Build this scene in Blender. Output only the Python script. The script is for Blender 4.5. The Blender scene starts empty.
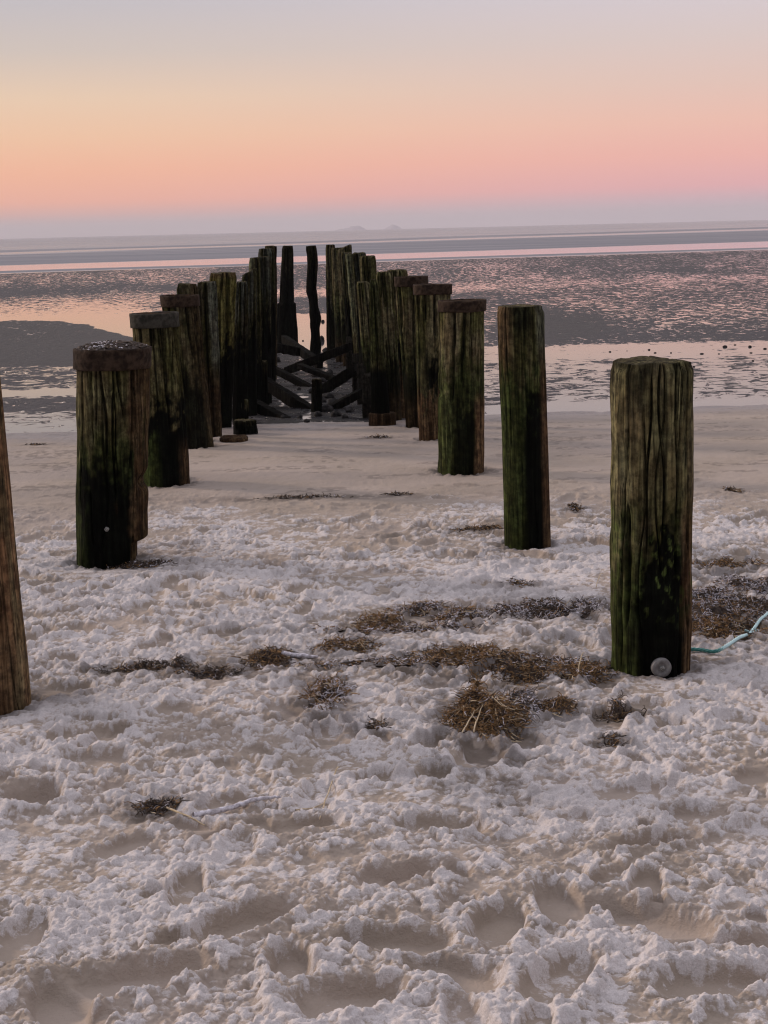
import bpy, math, random
import numpy as np
rng = np.random.RandomState(7); random.seed(7)
C = bpy.context.scene.collection
sc = bpy.context.scene
# ------------------------------------------------------------------ camera
F = 1540.0; CAMH = 1.6; HY = 229.0; ROLL = math.radians(1.42)
pitch = math.atan((512-HY)/F)
fwd = np.array([0, math.cos(pitch), -math.sin(pitch)])
r0 = np.array([1.0, 0, 0]); u0 = np.array([0, math.sin(pitch), math.cos(pitch)])
rt = math.cos(ROLL)*r0 - math.sin(ROLL)*u0
up = math.sin(ROLL)*r0 + math.cos(ROLL)*u0
EYE = np.array([0, 0, CAMH])
def ray(px, py): return fwd + (px-384)/F*rt + (512-py)/F*up
def project(x, y, z):
    v = (x, y, z-CAMH)
    w = v[0]*fwd[0]+v[1]*fwd[1]+v[2]*fwd[2]
    a = v[0]*rt[0]+v[1]*rt[1]+v[2]*rt[2]; b = v[0]*up[0]+v[1]*up[1]+v[2]*up[2]
    return 384+F*a/w, 512-F*b/w, w
# ------------------------------------------------------------------ noise
T, T2, T3 = [rng.rand(512, 512).astype(np.float32) for _ in range(3)]
def vn(x, y, s=0, per=0):
    xi = np.floor(x).astype(np.int32); yi = np.floor(y).astype(np.int32)
    fx = x-xi; fy = y-yi
    fx = fx*fx*fx*(fx*(fx*6-15)+10); fy = fy*fy*fy*(fy*(fy*6-15)+10)
    x1 = xi+1
    if per: xi = xi % per; x1 = x1 % per
    a = (xi+s*37) & 511; b = (x1+s*37) & 511; c = (yi+s*91) & 511; d = (yi+1+s*91) & 511
    return (T[a, c]*(1-fx)+T[b, c]*fx)*(1-fy)+(T[a, d]*(1-fx)+T[b, d]*fx)*fy
def fbm(x, y, s=0, o=4, g=.5):
    r = 0; a = 1; t = 0
    for k in range(o):
        r = r+a*vn(x, y, s+k*3); t += a; a *= g; x = x*2.03+7.1; y = y*2.03+3.3
    return r/t
def worley(x, y, s=0):
    xi = np.floor(x).astype(np.int32); yi = np.floor(y).astype(np.int32)
    best = np.full(x.shape, 9.0, x.dtype); rr = np.zeros(x.shape, x.dtype)
    for i in (-1, 0, 1):
        for j in (-1, 0, 1):
            a = (xi+i+s*17) & 511; b = (yi+j+s*29) & 511
            dx = xi+i+T2[a, b]-x; dy = yi+j+T3[a, b]-y
            d = dx*dx+dy*dy; m = d < best
            best = np.where(m, d, best); rr = np.where(m, T[a, b], rr)
    return np.sqrt(best), rr
def ss(a, b, x):
    t = np.clip((x-a)/(b-a), 0, 1); return t*t*(3-2*t)
# ------------------------------------------------------------------ ground shape
MZ = -0.08
def shore(x): return 13.75+.14*np.clip(x, -6, 6)+.16*(vn(np.asarray(x)*.9+40, np.asarray(x)*0+3.3, 5)-.5)
def base_z(x, y):
    t = (y-(shore(x)-3.2))/3.2
    return np.where(t > 0, MZ*t*t*np.where(t > 1, 1/np.maximum(t, 1)**.6, 1), 0.0)
def hit(px, py):
    d = ray(px, py); z = 0.0
    for k in range(30):
        t = (z-CAMH)/d[2]; p = EYE+t*d
        z = float(max(base_z(p[0], p[1]), MZ))
    return p
# ------------------------------------------------------------------ helpers
def mesh_obj(name, V, Fc, mats, parent=None, smooth=True, loc=(0, 0, 0), midx=None, attrs=None):
    me = bpy.data.meshes.new(name)
    V = np.asarray(V, dtype=np.float32)
    if isinstance(Fc, np.ndarray):
        n = len(Fc); k = Fc.shape[1]
        me.vertices.add(len(V)); me.vertices.foreach_set('co', V.ravel())
        me.loops.add(n*k); me.loops.foreach_set('vertex_index', Fc.astype(np.int32).ravel())
        me.polygons.add(n); me.polygons.foreach_set('loop_start', np.arange(0, n*k, k, dtype=np.int32))
        me.polygons.foreach_set('loop_total', np.full(n, k, dtype=np.int32))
        me.update(calc_edges=True)
    else:
        me.from_pydata([tuple(map(float, v)) for v in V], [], [tuple(map(int, f)) for f in Fc]); me.update()
    me.polygons.foreach_set('use_smooth', np.full(len(me.polygons), smooth, dtype=bool))
    if not isinstance(mats, (list, tuple)): mats = [mats]
    for m in mats: me.materials.append(m)
    if midx is not None: me.polygons.foreach_set('material_index', np.asarray(midx, dtype=np.int32))
    for k, a in (attrs or {}).items():
        a = np.asarray(a, dtype=np.float32)
        if a.ndim == 1:
            me.attributes.new(k, 'FLOAT', 'POINT').data.foreach_set('value', a)
        else:
            a4 = np.ones((len(a), 4), np.float32); a4[:, :3] = a
            me.attributes.new(k, 'FLOAT_COLOR', 'POINT').data.foreach_set('color', a4.ravel())
    me.validate()
    o = bpy.data.objects.new(name, me); C.objects.link(o); o.location = loc
    if parent is not None: o.parent = parent
    return o
def tag(o, label=None, cat=None, group=None, kind=None):
    if label: o['label'] = label
    if cat: o['category'] = cat
    if group: o['group'] = group
    if kind: o['kind'] = kind
    return o
def empty(name, loc):
    o = bpy.data.objects.new(name, None); C.objects.link(o); o.location = loc; o.empty_display_size = .1; return o
def grid_faces(nr, nc, wrap=False):
    i = np.arange(nr-1)[:, None]; j = np.arange(nc if wrap else nc-1)[None, :]
    a = i*nc+j; b = i*nc+(j+1) % nc; c = (i+1)*nc+(j+1) % nc; d = (i+1)*nc+j
    return np.stack([a, b, c, d], -1).reshape(-1, 4)
def lin(c): return tuple(((v/255)/12.92 if v/255 <= .04045 else (((v/255)+.055)/1.055)**2.4) for v in c)
class NT:
    def __init__(s, tree): s.t = tree; s.n = tree.nodes; s.l = tree.links
    def add(s, kind, ins=None, **kw):
        nd = s.n.new(kind)
        for k, v in kw.items(): setattr(nd, k, v)
        for k, v in (ins or {}).items(): s.put(nd.inputs[k], v)
        return nd
    def put(s, sock, v):
        if isinstance(v, bpy.types.NodeSocket): s.l.new(v, sock)
        elif isinstance(v, tuple) and len(v) == 3 and sock.type == 'RGBA': sock.default_value = (*v, 1)
        else: sock.default_value = v
    def math(s, op, a, b=0.0, c=0.0, clamp=False):
        nd = s.add('ShaderNodeMath', {0: a, 1: b, 2: c}, operation=op, use_clamp=clamp); return nd.outputs[0]
    def mix(s, f, a, b, bt='MIX'):
        nd = s.n.new('ShaderNodeMix'); nd.data_type = 'RGBA'; nd.blend_type = bt
        s.put(nd.inputs[0], f); s.put(nd.inputs[6], a); s.put(nd.inputs[7], b); return nd.outputs[2]
    def mr(s, v, a, b, c=0.0, d=1.0, sm=True):
        nd = s.add('ShaderNodeMapRange', {'Value': v, 'From Min': a, 'From Max': b, 'To Min': c, 'To Max': d})
        nd.interpolation_type = 'SMOOTHSTEP' if sm else 'LINEAR'; return nd.outputs[0]
    def noise(s, vec, scale, det=3, rough=.55, dist=0):
        nd = s.add('ShaderNodeTexNoise', {'Vector': vec, 'Scale': scale, 'Detail': det, 'Roughness': rough, 'Distortion': dist}); return nd.outputs[0]
    def scale(s, vec, v):
        nd = s.add('ShaderNodeMapping', {'Vector': vec, 'Scale': v}); return nd.outputs[0]
    def attr(s, name, col=False):
        nd = s.add('ShaderNodeAttribute', attribute_name=name); return nd.outputs['Color' if col else 'Fac']
    def bump(s, h, st, dist, nrm=None):
        nd = s.add('ShaderNodeBump', {'Height': h, 'Strength': st, 'Distance': dist})
        if nrm is not None: s.l.new(nrm, nd.inputs['Normal'])
        return nd.outputs[0]
def material(name):
    m = bpy.data.materials.new(name); m.use_nodes = True
    m.node_tree.nodes.clear(); g = NT(m.node_tree)
    out = g.n.new('ShaderNodeOutputMaterial'); p = g.n.new('ShaderNodeBsdfPrincipled')
    g.l.new(p.outputs[0], out.inputs[0])
    return m, g, p
# ------------------------------------------------------------------ materials
def mat_sand():
    m, g, p = material('sand')
    pos = g.add('ShaderNodeNewGeometry').outputs['Position']
    fr = g.attr('frost'); wet = g.attr('wet')  # frost attribute also holds painted crumb shade
    n1 = g.noise(pos, 9, 5, .6); n2 = g.noise(pos, 260, 2, .6); n3 = g.noise(pos, 1.3, 3)
    n4 = g.noise(pos, 90, 3, .65)
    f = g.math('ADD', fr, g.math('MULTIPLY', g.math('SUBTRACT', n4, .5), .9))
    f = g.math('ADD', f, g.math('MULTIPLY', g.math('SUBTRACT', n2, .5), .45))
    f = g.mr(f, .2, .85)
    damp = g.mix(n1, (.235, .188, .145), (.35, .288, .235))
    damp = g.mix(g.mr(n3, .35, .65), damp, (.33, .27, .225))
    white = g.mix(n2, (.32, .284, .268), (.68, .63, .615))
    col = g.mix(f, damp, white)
    col = g.mix(wet, col, (.16, .135, .125))
    col = g.mix(g.math('MULTIPLY', g.attr('dirt_shade'), .85), col, (.06, .045, .035))
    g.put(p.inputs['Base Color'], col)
    g.put(p.inputs['Roughness'], g.mr(wet, 0, 1, .9, .38))
    g.put(p.inputs['Specular IOR Level'], .3)
    v = g.add('ShaderNodeTexVoronoi', {'Vector': pos, 'Scale': 150.0}, feature='SMOOTH_F1').outputs[0]
    b1 = g.bump(v, g.math('MULTIPLY', g.math('MULTIPLY', fr, g.attr('near')), -1.0), .011)
    b2 = g.bump(g.noise(pos, 75, 4, .7), .55, .010, b1); b2 = g.bump(n2, .4, .003, b2)
    g.put(p.inputs['Normal'], b2)
    return m
def mat_mud():
    m, g, p = material('wet_mud')
    pos = g.add('ShaderNodeNewGeometry').outputs['Position']
    w = g.attr('wet'); st = g.attr('coarse')
    a = g.scale(pos, (3.8, 3.2, 1)); b = g.scale(pos, (5.0, 1.9, 1)); c = g.scale(pos, (4.2, .7, 1))
    na = g.noise(a, 1.3, 7, .68, 1.0); nb = g.noise(b, 1.3, 6, .70, 1.2); nc = g.noise(c, 1.8, 6, .72, .8)
    nn = g.mix(g.mr(st, 0, .5, sm=False), na, nb); nn = g.mix(g.mr(st, .5, 1, sm=False), nn, nc)
    nn = g.mr(nn, .37, .63, 0, 1, sm=False)
    k = g.math('SUBTRACT', w, nn)
    mask = g.mr(k, -.05, .05)
    film = g.mr(k, -.35, .0)
    n1 = g.noise(pos, 3.0, 4)
    mud = g.mix(n1, (.034, .031, .033), (.066, .059, .060))
    mud = g.mix(g.math('MULTIPLY', film, .5), mud, (.026, .024, .026))
    mud = g.mix(g.attr('sandy'), mud, (.050, .045, .043))
    mud = g.mix(g.attr('rubble'), mud, (.011, .0095, .0085))
    g.put(p.inputs['Base Color'], g.mix(mask, mud, (.05, .048, .05)))
    g.put(p.inputs['Roughness'], g.mix(mask, (.62, .62, .62), (.07, .07, .07)))
    g.put(p.inputs['Specular IOR Level'], g.mr(mask, 0, 1, .12, 1.0))
    g.put(p.inputs['IOR'], 1.5)
    h = g.math('MULTIPLY', g.math('ADD', nn, g.noise(g.scale(pos, (3, 9, 1)), 1.0, 3)), g.math('SUBTRACT', 1.0, mask))
    g.put(p.inputs['Normal'], g.bump(h, .8, .03))
    return m
def mat_sea():
    m, g, p = material('sea_water')
    pos = g.add('ShaderNodeNewGeometry').outputs['Position']
    r = g.attr('ripple')
    n = g.noise(g.scale(pos, (.02, .12, 1)), 1.0, 4)
    r2 = g.math('ADD', r, g.math('MULTIPLY', g.math('SUBTRACT', n, .5), g.mr(r, .2, .6, 0, .7)), clamp=True)
    g.put(p.inputs['Base Color'], g.mix(r2, (.20, .16, .175), (.115, .118, .135)))  # sky reflection tint put into base colour, pink calm to blue-grey rippled
    g.put(p.inputs['Roughness'], g.mr(r2, 0, 1, .06, .5))
    g.put(p.inputs['Specular IOR Level'], g.mr(r2, 0, 1, .9, .12))
    return m
def mat_wood():
    m, g, p = material('weathered_wood')
    tc = g.add('ShaderNodeTexCoord').outputs['Object']
    col = g.attr('tint', True)
    s1 = g.noise(g.scale(tc, (70, 70, 3.0)), 1, 4, .6)
    s2 = g.noise(g.scale(tc, (220, 220, 14)), 1, 2, .6)
    s3 = g.noise(tc, 26, 4, .65)
    c = g.mix(1.0, col, g.mix(g.mr(s1, .35, .65), (.45, .45, .45), (1.45, 1.45, 1.45)), 'MULTIPLY')
    c = g.mix(1.0, c, g.mix(g.mr(s3, .35, .68), (.5, .5, .5), (1.3, 1.28, 1.2)), 'MULTIPLY')
    k1 = g.noise(g.scale(tc, (38, 38, 1.7)), 1, 3, .6, .3); k2 = g.noise(g.scale(tc, (13, 13, 5)), 1, 4, .65)
    crk = g.mr(g.math('ABSOLUTE', g.math('SUBTRACT', k1, .5)), .0, .022, 1, 0)
    crk = g.math('MULTIPLY', crk, g.mr(k2, .42, .58))
    c = g.mix(g.math('MULTIPLY', crk, .85), c, (.004, .0035, .003))
    c = g.mix(1.0, c, g.mix(g.mr(k2, .38, .64), (.72, .66, .60), (1.25, 1.3, 1.2)), 'MULTIPLY')
    g.put(p.inputs['Base Color'], c)
    g.put(p.inputs['Roughness'], g.mr(s3, .3, .7, .75, .95)); g.put(p.inputs['Specular IOR Level'], .025)
    h = g.math('SUBTRACT', g.math('ADD', s1, g.math('MULTIPLY', s2, .4)), g.math('MULTIPLY', crk, 1.2))
    g.put(p.inputs['Normal'], g.bump(h, .8, .006, g.bump(s3, .5, .006)))
    return m
def mat_simple(name, c1, c2, sc_=30, rough=.8, metal=0, bump=.4, dist=.004, spec=.3):
    m, g, p = material(name)
    tc = g.add('ShaderNodeTexCoord').outputs['Object']
    n = g.noise(tc, sc_, 4, .6)
    g.put(p.inputs['Base Color'], g.mix(g.mr(n, .35, .65), c1, c2)); g.put(p.inputs['Roughness'], rough)
    g.put(p.inputs['Metallic'], metal); g.put(p.inputs['Specular IOR Level'], spec)
    g.put(p.inputs['Normal'], g.bump(n, bump, dist))
    return m
M_SAND = mat_sand(); M_MUD = mat_mud(); M_SEA = mat_sea(); M_WOOD = mat_wood()
M_RING = mat_simple('rusted_iron', (.016, .010, .007), (.046, .030, .020), 30, .9, 0, .9, .010, .08)
M_RINGG = mat_simple('grey_iron', (.022, .021, .017), (.05, .046, .037), 30, .9, 0, .9, .010, .08)
M_WEED = mat_simple('dry_seaweed', (.085, .052, .022), (.30, .165, .065), 60, .75)
M_WEEDD = mat_simple('dark_seaweed', (.018, .012, .009), (.075, .048, .032), 60, .7)
M_FROST = mat_simple('frosted_seaweed', (.30, .27, .28), (.62, .59, .63), 80, .8)
M_STRAW = mat_simple('pale_straw', (.34, .26, .16), (.5, .4, .27), 60, .8)
M_ROPE = None
M_WASH = mat_simple('dull_plastic', (.13, .12, .115), (.21, .20, .19), 60, .6, 0, .15, .001)
M_BOLT = mat_simple('galvanised_bolt', (.10, .095, .085), (.35, .34, .32), 160, .6, .4, .1, .001)
M_STONE = mat_simple('dark_stone', (.010, .009, .009), (.035, .032, .030), 25, .85, 0, .8, .01, .08)
M_COAST = mat_simple('far_island', (.30, .27, .30), (.33, .30, .32), .02, .9)  # pale lilac: some of the haze is put into the island's colour
# ------------------------------------------------------------------ posts: layout from the photograph
# name, (top xl, xr, y), (base xl, xr, y), ring, preset, label
POSTS = [
 dict(t=(-78, -4, 345), b=(-50, 31, 714), kind='brown', seed=1, label='smooth brown timber post cut off by the left edge of the photo'),
 dict(t=(76, 149, 349), b=(78, 147, 566), ring='rust', kind='mossy', seed=2, debris=True, notch=True, label='thick mossy post with rusty iron band and frosty debris on top'),
 dict(t=(131, 177, 314), b=(143, 190, 486), ring='grey', kind='mossylow', seed=3, label='mossy post with grey iron band, just behind the frost-topped post'),
 dict(t=(161, 198, 296), b=(178, 213, 448), ring='dark', kind='dark', seed=4, label='dark post with sunken rotten top, third banded post of left row'),
 dict(t=(176, 197, 284), b=(188, 211, 442), kind='dark', seed=5, label='dark narrow post right behind the rotten topped banded post'),
 dict(t=(197, 217, 282), b=(203, 222, 437), kind='greystreak', seed=6, label='dark post with pale grey streak down its right side, left row'),
 dict(t=(209, 237, 273), b=(212, 232, 429), kind='yellow', seed=7, label='post with yellow-green upper half and black lower half, left row'),
 dict(t=(236, 249, 282), b=(232, 247, 424), kind='greydark', seed=8, label='short dark grey-topped post right of the yellow-green post'),
 dict(t=(242, 257, 272), b=(242, 257, 416), kind='greydark', seed=9, label='dark post with slanting top between short grey post and pale-edged post'),
 dict(t=(249, 260, 258), b=(250, 263, 409), kind='paleleft', seed=10, label='thin post with pale green left edge, left row'),
 dict(t=(257, 271, 257), b=(257, 272, 404), kind='greydark', seed=11, label='grey and black post beside the thin pale-edged one'),
 dict(t=(258, 275, 249), b=(262, 276, 392), kind='greydark', seed=12, label='tall dark post with grey rim, second tallest of left row'),
 dict(t=(264, 277, 246), b=(264, 277, 380), kind='dark', seed=13, label='tallest dark post at far end of left row, left of pool gap'),
 dict(t=(282, 293, 246), b=(277, 295, 348), kind='black', seed=14, step=True, label='lone black post with stepped lower half, left of the two standing in the gap'),
 dict(t=(305, 316, 246), b=(310, 320, 356), kind='black', seed=15, crook=True, label='lone crooked black post, right of the two standing in the gap'),
 dict(t=(325, 336, 245), b=(327, 338, 358), kind='dark', seed=16, label='straight dark post at the far end of the right row'),
 dict(t=(331, 345, 248), b=(336, 349, 362), kind='olive', seed=17, label='mossy post second from the far end of right row'),
 dict(t=(337, 352, 247), b=(343, 357, 366), kind='olive', seed=18, label='post with dark slanting top, third from far end of right row'),
 dict(t=(341, 353, 253), b=(349, 361, 371), kind='greydark', seed=19, label='narrow leaning dark post with grey edge in the far right row'),
 dict(t=(345, 360, 254), b=(356, 370, 377), kind='paleleft', seed=20, label='leaning post with pale green face in the far right row'),
 dict(t=(352, 366, 253), b=(361, 375, 384), kind='greydark', seed=21, label='dark grey post mostly hidden behind the pale leaning post'),
 dict(t=(359, 376, 256), b=(368, 384, 396), kind='olive', seed=22, label='flat topped olive post rising behind two shorter posts, right row'),
 dict(t=(356, 370, 282), b=(366, 380, 404), kind='olive', seed=23, label='lower olive post with flat top standing in front of taller ones'),
 dict(t=(369, 377, 280), b=(371, 391, 426), kind='blackfoot', seed=24, collar=True, wb=(368, 382), label='slim mossy post with black foot and wooden collar at the sand'),
 dict(t=(376, 393, 272), b=(386, 402, 420), kind='olive', seed=25, label='mossy post with brown foot left of its wider neighbour, right row'),
 dict(t=(386, 408, 270), b=(393, 411, 418), kind='brownfoot', seed=26, label='wide flat topped post with brown cracked foot, right row'),
 dict(t=(395, 427, 277), b=(406, 430, 427), ring='rust', kind='olive', seed=27, label='leaning mossy post with brown iron band, third banded of right row'),
 dict(t=(414, 451, 285), b=(419, 447, 440), ring='rust', kind='brownfoot', seed=28, label='banded post with brown notched foot, second banded of right row'),
 dict(t=(439, 485, 301), b=(438, 484, 474), ring='rust', kind='greenbrown', seed=29, label='wide mossy post with brown band, nearest banded post of right row'),
 dict(t=(497, 544, 306), b=(505, 550, 548), kind='smoothgreen', seed=30, label='tall slim smooth green post without band, right of nearest banded post'),
 dict(t=(611, 693, 361), b=(611, 690, 675), kind='near', seed=31, washer=True, label='thick cracked post with round washer bolted at its foot, nearest on the right'),
]
for q in POSTS:
    xl, xr, yb = q['b']; xc = (xl+xr)/2
    P = hit(xc, yb)
    for it in range(3):
        w = project(P[0], P[1], P[2])[2]; rb = (xr-xl)/2/F*w
        P = hit(xc, yb); P[1] += rb*.9; P[0] *= 1+rb*.9/P[1]
    q['rb'] = rb; q['P'] = P
    tl, tr_, yt = q['t']; d = ray((tl+tr_)/2, yt)
    k = P[1]/d[1]; tp = EYE+k*d
    q['T'] = tp; q['rt'] = (tr_-tl)/2/F*project(*tp)[2]
# ------------------------------------------------------------------ seaweed / clump layout (px centre, px size, strands, style)
WEED = [
 (381, 618, 44, 20, 260, 'tan', 'tan seaweed tuft at the left end of the upper wrack line'),
 (420, 607, 60, 9, 150, 'mix', 'thin frosted strip of seaweed just right of the upper tan tuft'),
 (455, 615, 46, 12, 160, 'mix', 'small brown and frosted seaweed patch in middle of upper wrack line'),
 (545, 610, 118, 17, 520, 'frost', 'long dark frosted band of seaweed left of the nearest thick post'),
 (520, 585, 30, 5, 30, 'mix', 'tiny seaweed scrap above the long frosted band'),
 (269, 659, 44, 15, 190, 'brown', 'dark brown seaweed tuft left of centre, leftmost tuft of the middle line'),
 (348, 649, 58, 12, 180, 'tan', 'flat olive-brown seaweed strip right of the leftmost middle tuft'),
 (327, 690, 40, 30, 260, 'mixtan', 'upright tan and frosted seaweed tuft below the flat strip'),
 (468, 656, 100, 24, 620, 'tan', 'long hummock of tan seaweed above the largest heap'),
 (520, 668, 60, 24, 340, 'brown', 'darker right end of the long seaweed hummock'),
 (583, 669, 56, 18, 320, 'tan', 'tan seaweed heaped against left foot of the washer post'),
 (486, 708, 66, 56, 1100, 'heap', 'largest tangled brown seaweed heap with loose stalks'),
 (524, 700, 46, 24, 300, 'frost', 'dark frosted seaweed trailing right of the largest heap'),
 (557, 706, 34, 15, 170, 'brown', 'small round brown seaweed tuft right of the largest heap'),
 (622, 712, 40, 9, 110, 'dark', 'flat dark seaweed scrap below the washer post'),
 (722, 628, 74, 20, 480, 'tan', 'thick brown seaweed mat right of the washer post above the rope'),
 (712, 598, 60, 22, 380, 'frost', 'frosted dark seaweed mat right of the washer post, middle layer'),
 (748, 582, 50, 22, 320, 'frost', 'dark frosted seaweed at the right edge, behind the middle mat'),
 (728, 566, 60, 9, 140, 'tan', 'thin tan seaweed line at the back of the right mats'),
 (752, 607, 40, 18, 220, 'dark', 'dark seaweed lump at the right edge just above the rope knot'),
 (480, 664, 330, 10, 300, 'mix', 'long sparse strandline of brown and frosted weed running left from the washer post'),
 (400, 628, 150, 8, 150, 'mix', 'sparse weed strands scattered just below the upper tan tuft'),
 (710, 612, 120, 30, 420, 'mix', 'loose mixed weed strands spread between the mats right of the washer post'),
 (158, 808, 42, 9, 110, 'dark', 'small dark seaweed scrap beside the frosted stick in the foreground'),
 (150, 666, 90, 8, 130, 'dark', 'scattered dark twiggy seaweed left of the middle tufts'),
 (210, 674, 60, 8, 80, 'dark', 'dark thin seaweed scraps between left scatter and leftmost tuft'),
 (733, 488, 18, 6, 40, 'brown', 'tiny brown seaweed tuft on the smooth sand behind washer post'),
 (576, 508, 15, 8, 50, 'brown', 'tiny reddish seaweed tuft right of the slim smooth green post'),
 (480, 529, 50, 5, 70, 'brown', 'thin brown seaweed strip left of the slim smooth green post'),
 (397, 493, 26, 3, 30, 'dark', 'short dark wrack fragment at middle of the frost edge'),
 (300, 497, 90, 3, 70, 'dark', 'long thin dark wrack line where frost meets smooth sand'),
 (140, 563, 60, 9, 160, 'dark', 'dark debris lying around the foot of the frost-topped mossy post'),
 (378, 437, 24, 3, 30, 'dark', 'dark scrap on smooth sand in front of the collared slim post'),
 (36, 444, 16, 3, 20, 'dark', 'dark scrap on smooth sand at far left'),
 (650, 497, 30, 4, 24, 'brown', 'faint brown scrap just behind the washer post, right side'),
 (612, 742, 26, 3, 16, 'dark', 'few dark crumbs of weed on frosty sand below the flat dark scrap'),
 (375, 728, 26, 5, 30, 'dark', 'little dark weed speck left of the largest heap'),
]
# ------------------------------------------------------------------ beach sheet
def build_beach():
    Ys = [2.3]
    while Ys[-1] < 17.0: Ys.append(Ys[-1]+max(.0024, Ys[-1]**2/(CAMH*F)*.62))
    Ys = np.array([-60, -30, -14, -7, -3, 0, 1.0, 1.6, 1.9, 2.1]+Ys)
    NC = 1420
    u = np.linspace(-1, 1, NC)
    outer = 1+np.array([.02, .06, .14, .3, .6, 1.2, 2.5, 5, 10, 20])
    u = np.concatenate([-outer[::-1], u, outer])
    half = .285*np.maximum(Ys, 2.3)+1.5
    X = u[None, :]*half[:, None]; Y = np.repeat(Ys[:, None], len(u), 1)
    X = X.astype(np.float32); Y = Y.astype(np.float32)
    inside = np.clip(1-(np.abs(u)-1)*6, 0, 1)[None, :].astype(np.float32)
    edge = 9.35+.25*np.clip(X, -4, 4)*.3+.9*(fbm(X*.8+11, Y*.0+2, 3, 3)-.5)
    churn = 1-ss(-1.5, .8, Y-edge+1.1*(fbm(X*2.2, Y*3.5, 14, 4)-.5))          # 1 in the trampled frosty zone
    # base undulation
    H = .04*(fbm(X*1.1, Y*1.1, 11, 3)-.5)+.026*(fbm(X*3.1, Y*3.1, 12, 3)-.5)
    crumb = .38+.62*ss(.36, .56, fbm(X*3.3+5, Y*3.3, 13, 3)); smoothm = np.zeros_like(X)
    H *= churn*.9+.1
    # footprints
    fp = []
    def P(px, py, L, W, ang, dep, fresh=1): p = hit(px, py); fp.append((p[0], p[1], L, W, math.radians(ang), dep, fresh))
    for k in range(330):
        y = 2.3+7.4*random.random()**1.15; x = (random.random()*2-1)*(.29*y+1.5)
        s = random.uniform(.6, .95)
        fp.append((x, y, .145*s, random.uniform(.05, .066)*s, random.gauss(1.2, .7), random.uniform(.016, .034), 0 if random.random() < .62 else 1))
    for k in range(450):
        y = 2.3+7.2*random.random(); x = (random.random()*2-1)*(.29*y+1.5)
        s = random.uniform(.018, .045); fp.append((x, y, s*random.uniform(1, 1.7), s, random.uniform(0, 3), random.uniform(.012, .026), 0 if random.random() < .5 else 1))
    for k in range(520):
        y = 4.2+5.2*random.random(); x = (random.random()*2-1)*(.29*y+1.2); s = random.uniform(.035, .06)
        fp.append((x, y, s*random.uniform(1, 2.2), s, random.gauss(.4, .9), random.uniform(.018, .034), 1 if random.random() < .45 else 0))
    P(245, 925, .16, .065, 40, .055); P(110, 985, .20, .075, 25, .055); P(172, 943, .05, .045, 0, .045); P(22, 938, .12, .06, 80, .035)
    P(436, 828, .135, .062, 5, .05); P(481, 760, .10, .07, 60, .03); P(32, 798, .09, .075, 60, .07); P(216, 838, .06, .04, 10, .04)
    P(650, 845, .13, .045, 15, .045); P(655, 925, .19, .07, 140, .055); P(395, 880, .10, .06, 20, .05); P(560, 980, .15, .07, 60, .05)
    P(455, 975, .13, .06, 150, .05); P(350, 1000, .12, .065, 20, .055); P(745, 945, .16, .05, 170, .05); P(720, 985, .13, .06, 10, .045)
    P(500, 925, .12, .06, 70, .045); P(400, 945, .13, .06, 165, .05); P(60, 1010, .14, .06, 120, .05); P(290, 965, .1, .05, 100, .05)
    P(560, 905, .12, .06, 100, .04); P(690, 815, .12, .05, 170, .035); P(640, 790, .14, .05, 20, .035); P(95, 760, .12, .06, 160, .035)
    P(90, 720, .13, .05, 160, .035); P(60, 690, .12, .08, 10, .05); P(300, 830, .12, .05, 10, .03)
    for (x, y, L, W, a, dep, fresh) in fp:
        R = max(L, W)*1.9
        i0 = np.searchsorted(Ys, y-R); i1 = np.searchsorted(Ys, y+R)
        if i1 <= i0: continue
        hy = half[(i0+i1)//2]; j0 = np.searchsorted(u, (x-R*1.1)/hy-.03); j1 = np.searchsorted(u, (x+R*1.1)/hy+.03)
        xs = X[i0:i1, j0:j1]-x; ys = Y[i0:i1, j0:j1]-y
        if xs.size == 0: continue
        ca, sa = math.cos(a), math.sin(a)
        wob = 1+.35*(fbm((xs+x)*11, (ys+y)*11, 21, 2)-.5)
        p = (xs*ca+ys*sa)/L; q = (-xs*sa+ys*ca)/(W*(1-.22*np.clip(p, -1, 1)))
        r = (np.abs(p)**2.6+np.abs(q)**2.4)**(1/2.5)*wob
        inn = 1-ss(.70, 1.10, r)
        h = -dep*.55*inn*(1+.25*p)+dep*.26*np.exp(-((r-1.3)/.24)**2)
        ch = churn[i0:i1, j0:j1]
        soft = 1 if fresh else .6
        Hs = H[i0:i1, j0:j1]
        H[i0:i1, j0:j1] = np.minimum(Hs*(1-.7*inn*ch)+h*ch*soft, np.maximum(Hs, .016))
        if fresh:
            s_ = smoothm[i0:i1, j0:j1]; cc = crumb[i0:i1, j0:j1]
            smoothm[i0:i1, j0:j1] = np.maximum(s_, inn)
            crumb[i0:i1, j0:j1] = np.clip(cc+.8*np.exp(-((r-1.35)/.35)**2), 0, 1)*(1-inn*.95)
    # crumbs
    wx = X+.014*(fbm(X*50, Y*50, 31, 2)-.5); wy = Y+.014*(fbm(X*50+9, Y*50, 32, 2)-.5)
    crumb = crumb*(1-smoothm*.95)
    d1, r1 = worley(wx/.040, wy/.040, 1); d2, r2 = worley(wx/.019+3, wy/.019, 2); d3, r3 = worley(wx/.0098, wy/.0098+5, 3)
    dome = lambda d, k: np.clip(1-(d*k)**2, 0, 1)
    c = .013*dome(d1, 1.25)*ss(.5, .85, r1)+.0105*dome(d2, 1.25)*(r2*.9+.1)+.0058*dome(d3, 1.25)*(r3*.8+.2)
    near = 1-ss(5.0, 9.0, Y)
    med = .024*(fbm(X*11, Y*13, 41, 3)-.5)+.016*(fbm(X*34, Y*34, 42, 2)-.5)
    rid = .010*(np.abs(fbm(X*6, Y*7, 43, 3)-.5)*-4+.6)
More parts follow.
